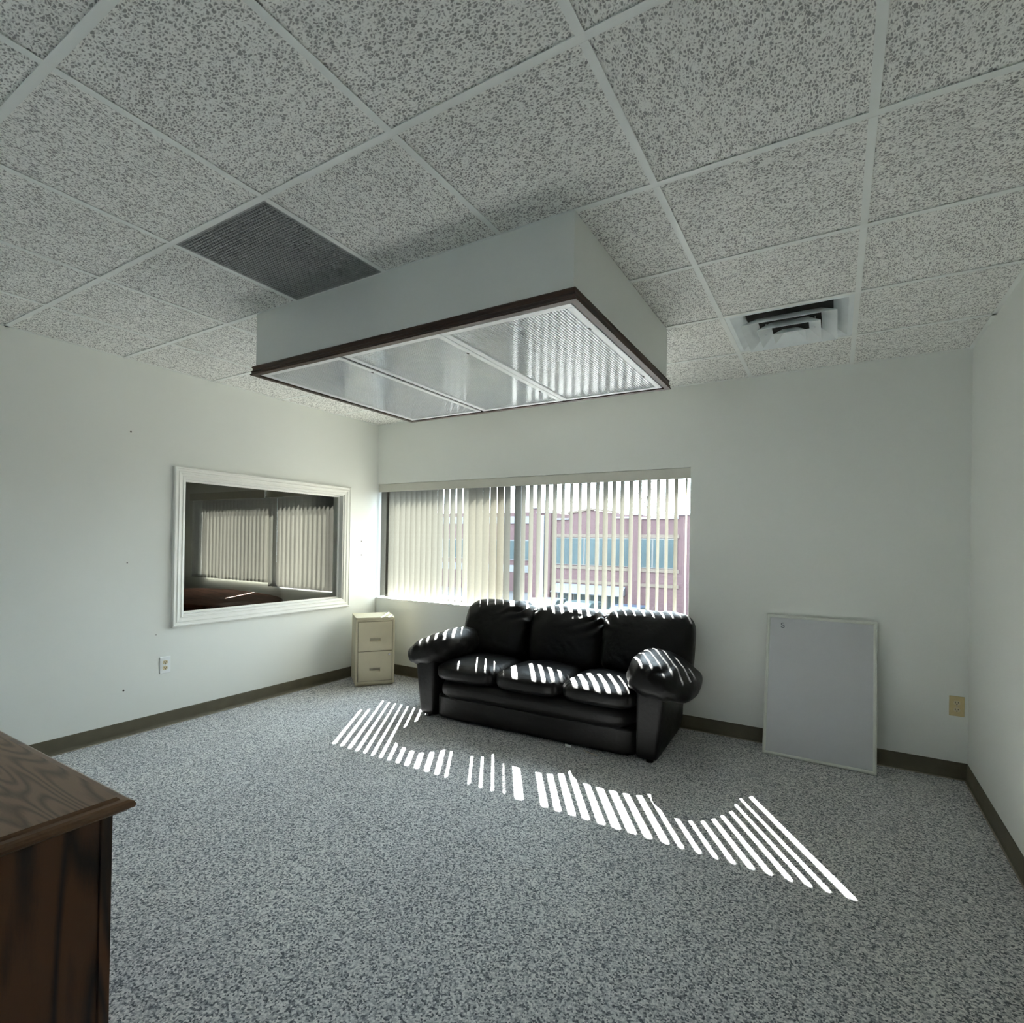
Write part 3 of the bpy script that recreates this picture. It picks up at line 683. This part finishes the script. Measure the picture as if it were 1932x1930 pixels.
# back cushions
bcx = [(0.005, 0.650, 0.868), (0.640, 1.280, 0.856), (1.268, 1.950, 0.872)]
for i, (a, b, top) in enumerate(bcx):
    def fn(q, c, i=i, a=a, b=b, top=top):
        X = (a + b) / 2 + q[:, 0] * (b - a) / 2
        zz = 0.5 * (q[:, 2] + 1); z0 = 0.40
        Z = z0 + (top - z0) * zz
        lean = 0.14 * zz
        thick = 0.105 + 0.02 * np.sin(zz * math.pi)
        Y = 0.60 + lean + q[:, 1] * thick
        front = np.clip(-q[:, 1], 0, 1)
        Y -= front * 0.03 * (1 - q[:, 0] ** 2) * np.sin(np.clip(zz, 0, 1) * math.pi) ** 0.7
        Z -= 0.028 * np.abs(q[:, 0]) ** 4 * np.clip(zz, 0, 1) ** 2 * (0.4 if (i == 0 or i == 2) else 0.7)
        P = np.c_[X, Y, Z]
        sg = np.zeros(len(X))
        if i in (0, 1): sg = np.maximum(sg, np.exp(-(b - X) / 0.12))
        if i in (1, 2): sg = np.maximum(sg, np.exp(-(X - a) / (0.045 if i == 1 else 0.055)))
        up = np.clip((zz - 0.42) / 0.4, 0, 1)
        ph = (X * (0.45 if i < 2 else -0.6) + Z * -1.0) * 80 + 2.5 * vnoise(P * 11, 40 + i)
        fold = sg * up * np.sin(ph) * 0.019
        soft = fbm(P * np.array([6, 6, 6]), 50 + i, 3) * 0.016 + fbm(P * np.array([16, 9, 20]), 60 + i, 2) * 0.003 * up
        k_ = fold + soft
        P[:, 1] -= k_ * np.where(q[:, 1] < 0.3, 1, -0.3); P[:, 2] += k_ * np.clip(q[:, 2], 0, 1) * 0.8
        return P
    leather('back_cushion', pillow_mesh('back_cushion', 40, (6, 3.2, 5), fn))
tag(sofa, 'black leather three-seat sofa below the striped window', 'sofa')

# ------------------------------------------------------------------ two-drawer filing cabinet, set across the corner
fa = math.atan2(0.287, 0.219)
fc = empty('filing_cabinet', (-3.820, 3.580, 0), fa)     # origin: front left foot; local x along the front, y to the back
w_, dpt, hh_ = 0.362, 0.355, 0.645
body = MB(); poly = [(0, 0.006), (0.006, 0), (w_ - 0.03, 0), (w_, 0.03), (w_, dpt), (0, dpt)]
m = MB(); m.box(0, w_, 0.012, dpt, 0.02, hh_ - 0.012).box(0.008, w_ - 0.008, 0.02, dpt - 0.01, 0, 0.02)
m.build('body', 'cabinet_putty', fc, bevel=0.002)
m = MB(); tp = [(0, 0.02), (0.012, 0.0), (w_ - 0.045, 0.0), (w_ - 0.015, 0.012), (w_, 0.045), (w_, dpt), (0, dpt)]
m.prism(tp, 'z', hh_ - 0.022, hh_); m.build('top', 'cabinet_putty', fc, bevel=0.003)
m = MB(); m.box(0, 0.020, 0, 0.012, 0.02, hh_ - 0.022).box(w_ - 0.020, w_, 0, 0.012, 0.02, hh_ - 0.022).box(0.02, w_ - 0.02, 0, 0.012, 0.02, 0.045).box(0.02, w_ - 0.02, 0, 0.012, hh_ - 0.036, hh_ - 0.022)
m.build('front_frame', 'cabinet_putty', fc, bevel=0.0015)
bx(0.0195, w_ - 0.0195, 0.0112, 0.0118, 0.044, hh_ - 0.035).build('drawer_gap', 'putty_dark', fc)
for q, (z0, z1) in enumerate(((0.050, 0.324), (0.331, 0.604))):
    dx0, dx1 = 0.025, w_ - 0.025; hx0, hx1, hz0, hz1 = w_ / 2 - 0.052, w_ / 2 + 0.048, z0 + 0.085, z0 + 0.120
    m = MB(); m.box(dx0, dx1, -0.004, 0.011, z0, hz0).box(dx0, dx1, -0.004, 0.011, hz1, z1).box(dx0, hx0, -0.004, 0.011, hz0, hz1).box(hx1, dx1, -0.004, 0.011, hz0, hz1)
    dr = m.build('drawer', 'cabinet_putty', fc)
    m = MB(); m.box(hx0, hx1, 0.0105, 0.0112, hz0, hz1).box(hx0, hx1, 0.003, 0.010, hz1 - 0.006, hz1); m.build('recessed_pull', 'putty_dark', dr)
    MB().add([(hx0, -0.005, hz0), (hx1, -0.005, hz0), (hx1, 0.010, hz0 + 0.010), (hx0, 0.010, hz0 + 0.010), (hx0, 0.010, hz0), (hx1, 0.010, hz0)], [(0, 1, 2, 3), (0, 4, 5, 1), (0, 3, 4), (1, 5, 2), (2, 5, 4, 3)]).build('pull_lip', 'cabinet_putty', dr)
    if q == 0:
        MB().cyl((dx1 - 0.028, -0.004, z1 - 0.032), 0.011, -0.012, 'y', 16, 0.009).build('lock', 'chrome', dr)
tag(fc, 'putty-coloured two-drawer metal filing cabinet in the corner', 'cabinet')

# ------------------------------------------------------------------ whiteboard leaning on the wall
wbd = empty('whiteboard', (-0.0865, 3.963, 0.001)); wbd.rotation_euler = (-math.radians(11.4), 0, math.radians(-0.8))
bw, bh = 0.636, 0.925
bx(-bw / 2 + 0.012, bw / 2 - 0.012, 0.004, 0.014, 0.012, bh - 0.012).build('panel', 'board_white', wbd)
cs = [(-bw / 2, 0.014, 0), (bw / 2, 0.014, 0), (bw / 2, 0.014, bh), (-bw / 2, 0.014, bh)]; dg = [(-1, 0, -1), (1, 0, -1), (1, 0, 1), (-1, 0, 1)]
for m in frame_strips(cs, dg, (0, -1, 0), [(0, 0), (0, 0.012), (0.003, 0.018), (0.009, 0.020), (0.016, 0.017), (0.020, 0.011), (0.020, 0.0)]): m.build('frame', 'board_frame', wbd, smooth=False)
sp = [Vector((-bw / 2 + 0.098 + 0.009 * math.cos(a), 0.003, bh - 0.062 + 0.007 * math.sin(a))) for a in [math.radians(60 + 12 * q) for q in range(18)]] + \
     [Vector((-bw / 2 + 0.098 + 0.010 * math.cos(a), 0.003, bh - 0.077 + 0.008 * math.sin(a))) for a in [math.radians(95 - 12 * q) for q in range(23)]]
MB().tube(sp, 0.0022, 6).build('printed_mark', 'ink_grey', wbd)
tag(wbd, 'blank whiteboard with a pale metal frame leaning against the wall', 'whiteboard')

# ------------------------------------------------------------------ wall outlets
def outlet(loc, rz, plate, recep, label):
    o = empty('wall_outlet', loc, rz)                   # local: x across, -y out of the wall
    bx(-0.0365, 0.0365, -0.006, 0, -0.0595, 0.0595).build('cover_plate', plate, o, bevel=0.0025)
    for s_ in (-1, 1):
        zc = s_ * 0.0205; n = 20
        pts = [(0.0165 * math.cos(a), zc + max(-0.0125, min(0.0125, 0.0165 * math.sin(a)))) for a in [2 * math.pi * q / n for q in range(n)]]
        r = MB().prism(pts, 'y', -0.0085, -0.004).build('receptacle', recep, o)
        MB().box(-0.0082, -0.0052, -0.0092, -0.0084, zc - 0.002, zc + 0.0075).box(0.0052, 0.0082, -0.0092, -0.0084, zc - 0.001, zc + 0.0065).cyl((0, -0.0084, zc - 0.0075), 0.0032, -0.0008, 'y', 10).build('slots', 'slot_dark', r)
    MB().cyl((0, -0.006, 0), 0.0035, -0.0012, 'y', 12).build('screw', 'chrome', o)
    tag(o, label, 'outlet')
outlet((XL, 2.083, 0.444), math.radians(90), 'plate_white', 'receptacle_ivory', 'white duplex outlet below the framed glass')
outlet((0.636, YB, 0.437), 0, 'plate_almond', 'receptacle_ivory', 'almond duplex outlet between the whiteboard and the room corner')

# ------------------------------------------------------------------ oak desk at lower left
dk = empty('oak_desk', (-1.436, 0.661, 0))               # origin: the far right top corner on the floor; body runs to -x and -y
DW, DD, DT = 1.60, 0.80, 0.752
prof_t = [(-DW, DT - 0.030), (-DW, DT)]
m = MB()
def rect(i, z): return [(-DW + i, -DD + i, z), (-i, -DD + i, z), (-i, -i, z), (-DW + i, -i, z)]
steps = [(0.020, DT - 0.034), (0.014, DT - 0.034), (0.010, DT - 0.030), (0.002, DT - 0.026), (0.0, DT - 0.019), (0.003, DT - 0.012), (0.010, DT - 0.008), (0.024, DT - 0.007), (0.026, DT - 0.0035), (0.030, DT)]
V = [p for s_ in steps for p in rect(*s_)]; nS = len(steps)
m.add(V, [(r * 4 + q, r * 4 + (q + 1) % 4, (r + 1) * 4 + (q + 1) % 4, (r + 1) * 4 + q) for r in range(nS - 1) for q in range(4)] + [(3, 2, 1, 0)])
m.build('edge_moulding', 'oak_edge', dk)
i_ = 0.0295
bx(-DW + i_, -i_, -DD + i_, -i_, DT - 0.006, DT + 0.0002).build('desk_top', 'oak_top', dk)
bx(-0.044, -0.034, -DD + 0.05, -0.062, 0.0, DT - 0.034).build('side_panel', 'oak_side', dk)
bx(-0.060, -0.030, -0.060, -0.036, 0.0, DT - 0.034).build('corner_post', 'oak_side', dk, bevel=0.002)
bx(-0.060, -0.030, -DD + 0.03, -DD + 0.052, 0.0, DT - 0.034).build('corner_post', 'oak_side', dk, bevel=0.002)
bx(-DW + 0.03, -DW + 0.05, -DD + 0.03, -0.036, 0, DT - 0.034).build('side_panel', 'oak_side', dk, bevel=0.002)
bx(-DW + 0.05, -0.060, -0.050, -0.036, 0.0, DT - 0.034).build('back_panel', 'oak_side', dk)
tag(dk, 'stained oak desk with moulded edge in the near corner', 'desk')

# ------------------------------------------------------------------ bits on the carpet
def at_floor(pts, r, z): return MB().tube([(x, y, z) for x, y in pts], r, 6)
cd = at_floor([(-1.42, 3.345), (-1.385, 3.325), (-1.34, 3.312), (-1.305, 3.300)], 0.003, 0.004).build('cord', 'cord_cream')
tag(cd, 'thin pale cord end poking out below the sofa front', 'cord')
ct_ = bx(1.235, 1.280, 0.008, 0.011, 0.002, 0.020).build('care_tag', 'paper_white', sofa); ct_['label'] = 'small pale tag below the sofa front'
MB().prism([(-0.008, -0.004), (0.006, -0.006), (0.009, 0.003), (-0.003, 0.006)], 'z', 0, 0.002).build('paper_scrap', 'paper_white', None, (-1.097, 2.005, 0.0005))
tag(bpy.data.objects['paper_scrap'], 'tiny white paper scrap on the open carpet', 'scrap')

# ------------------------------------------------------------------ outside: street, brick building, cars, bare trees
GZ = -3.5
tag(bx(-120, 90, YO + 0.2, 160, GZ - 0.2, GZ).build('street', 'asphalt'), kind='structure')
YBd = 34.0
bd_ = empty('brick_building', (-12.5, YBd, GZ)); OB = Vector(bd_.location)
def PB(m, name, mat, par=bd_, **k2):
    m.v = [(a - OB.x, b - OB.y, c - OB.z) for a, b, c in m.v]; return m.build(name, mat, par, **k2)
front = [(-18.62, GZ), (12.0, GZ), (12.0, 3.2), (-8.4, 3.2), (-8.4, 2.98), (-10.68, 2.98), (-10.68, 3.25), (-11.5, 3.25), (-11.5, 3.04), (-12.4, 3.04), (-12.4, 3.40), (-12.9, 3.41), (-14.15, 3.62), (-15.85, 3.37), (-15.85, 2.96), (-16.74, 3.0), (-16.74, 3.43), (-17.66, 3.45), (-18.05, 3.48), (-18.30, 3.8), (-18.62, 3.8)]
PB(MB().prism(front, 'y', YBd, YBd + 9), 'facade', 'red_brick')
for a, b, z in ((-18.7, -18.25, 3.8), (-18.3, -16.7, 3.46), (-16.8, -15.8, 2.98), (-12.45, -11.45, 3.04), (-11.55, -10.62, 3.25), (-10.73, -8.36, 2.98), (-8.45, 12.1, 3.2)):
    PB(MB().box(a, b, YBd - 0.1, YBd + 0.3, z, z + 0.10), 'coping', 'roof_cap')
PB(MB().prism([(-15.9, 3.37), (-14.15, 3.62), (-12.35, 3.40), (-12.35, 3.52), (-14.15, 3.75), (-15.9, 3.50)], 'y', YBd - 0.1, YBd + 0.3), 'gable_coping', 'stone')
for z0, z1 in ((1.78, 2.0), (-0.39, -0.17), (-1.34, -1.14)):
    PB(MB().box(-16.75, -8.3, YBd - 0.06, YBd + 0.05, z0, z1), 'stone_band', 'stone')
for x0, x1, z0, z1, nn in ((-16.75, -11.45, -0.12, 1.75, 5), (-10.73, -8.4, -0.14, 1.75, 3), (-6.9, -2.2, -0.14, 1.75, 5), (-0.8, 4.0, -0.14, 1.75, 5)):
    wdt = (x1 - x0) / nn
    for q in range(nn):
        f = PB(MB().box(x0 + q * wdt, x0 + (q + 1) * wdt, YBd - 0.05, YBd + 0.02, z0, z1), 'window', 'bronze_frame')
        PB(MB().box(x0 + q * wdt + 0.06, x0 + (q + 1) * wdt - 0.06, YBd - 0.07, YBd - 0.045, z0 + 0.06, z1 - 0.06), 'pane', 'pane_teal', f)
PB(MB().box(-17.5, -17.1, YBd - 0.25, YBd, GZ, 3.43), 'pilaster', 'red_brick'); PB(MB().box(-11.4, -10.8, YBd - 0.25, YBd, GZ, 3.0), 'pilaster', 'red_brick')
PB(MB().box(-18.05, -17.68, YBd - 0.12, YBd, GZ, 3.3), 'downpipe_bay', 'roof_cap')
PB(MB().prism([(YBd, -1.42), (YBd - 0.9, -1.95), (YBd - 0.9, -2.0), (YBd, -2.0)], 'x', -16.7, -11.7), 'awning', 'awning')
for q in range(4):
    f = PB(MB().box(-16.6 + q * 1.22, -15.45 + q * 1.22, YBd - 0.05, YBd + 0.02, GZ + 0.2, -2.05), 'shopfront', 'bronze_frame'); PB(MB().box(-16.52 + q * 1.22, -15.53 + q * 1.22, YBd - 0.07, YBd - 0.045, GZ + 0.3, -2.12), 'pane', 'pane_teal', f)
tag(bd_, 'red brick two-storey building across the street with stone bands', 'building')
fb = empty('white_trimmed_building', (-24, 46, GZ)); OB2 = Vector(fb.location)
def PF(m, name, mat, par=fb, **k2):
    m.v = [(a - OB2.x, b - OB2.y, c - OB2.z) for a, b, c in m.v]; return m.build(name, mat, par, **k2)
PF(MB().box(-40, -24.6, 46, 54, GZ, 4.3), 'facade', 'red_brick'); PF(MB().box(-40.1, -24.5, 45.9, 54, 3.2, 3.9), 'fascia', 'white_panel')
for q in range(8):
    f = PF(MB().box(-39.5 + q * 1.9, -38.0 + q * 1.9, 45.93, 46.02, -0.4, 1.6), 'window', 'white_panel'); PF(MB().box(-39.4 + q * 1.9, -38.1 + q * 1.9, 45.9, 45.94, -0.3, 1.5), 'pane', 'pane_teal', f)
PF(MB().box(-40, -24.6, 45.95, 46.0, -1.6, -0.9), 'lower_band', 'white_panel')
tag(fb, 'low building with a white fascia band beyond the brick corner', 'building')
def car(loc, rz, mat, label):
    c = empty('parked_car', loc, rz)
    side = [(-2.1, 0.30), (2.1, 0.30), (2.15, 0.62), (2.05, 0.82), (1.15, 0.93), (0.55, 1.38), (-1.0, 1.42), (-1.65, 0.98), (-2.12, 0.92), (-2.15, 0.5)]
    MB().prism(side, 'y', -0.85, 0.85).build('body', mat, c, bevel=0.07, seg=3)
    MB().prism([(1.05, 0.95), (0.52, 1.33), (-0.96, 1.36), (-1.5, 0.98)], 'y', -0.865, 0.865).build('side_windows', 'pane_teal', c)
    MB().add([(1.16, -0.7, 0.955), (1.16, 0.7, 0.955), (0.60, 0.66, 1.365), (0.60, -0.66, 1.365)], [(0, 1, 2, 3)]).build('windscreen', 'pane_teal', c)
    for x in (-1.35, 1.35):
        for y in (-0.80, 0.80): MB().cyl((x, y - 0.1, 0.32), 0.32, 0.2, 'y', 18).build('wheel', 'tyre', c)
    tag(c, label, 'car', 'cars parked across the street')
car((-15.4, 30.5, GZ), math.radians(95), 'car_white', 'white car parked under the awning at its left end')
car((-12.9, 30.3, GZ), math.radians(87), 'car_teal', 'teal car parked beside the white car')
car((-10.0, 30.0, GZ), math.radians(92), 'car_blue', 'blue car parked below the rightmost brick windows')
def tree(loc, hgt, seed, label):
    r = random.Random(seed); m = MB()
    def grow(p, d, ln, rad, lev):
        pts = [p]; q = p.copy(); dd = d.copy()
        for s_ in range(3):
            dd = (dd + Vector((r.uniform(-.25, .25), r.uniform(-.25, .25), r.uniform(-.05, .2)))).normalized(); q = q + dd * ln / 3; pts.append(q.copy())
        m.tube(pts, [rad, rad * 0.85, rad * 0.7, rad * 0.5], 5 if lev < 2 else 3, cap=False)
        if lev < 5:
            for b in range(3 if lev else 5):
                st = pts[r.choice((1, 2, 3))] if b else pts[3]; ax = Vector((r.uniform(-1, 1), r.uniform(-1, 1), r.uniform(-0.1, 0.8))).normalized()
                grow(st, (dd * 0.55 + ax * 0.75).normalized(), ln * r.uniform(0.55, 0.75), rad * 0.48, lev + 1)
    grow(Vector((0, 0, 0)), Vector((0, 0, 1)), hgt * 0.42, hgt * 0.02, 0)
    tag(m.build('bare_tree', 'bark', None, loc), label, 'tree', 'bare trees behind the brick building')
tree((-27.0, 64, GZ), 13.5, 3, 'leafless tree rising behind the low parapet of the brick building')
tree((-18.0, 60, GZ), 15.0, 5, 'leafless tree with dense twigs above the stepped parapet')
tree((-10.5, 63, GZ), 14.0, 8, 'thin leafless tree above the right end of the brick building')
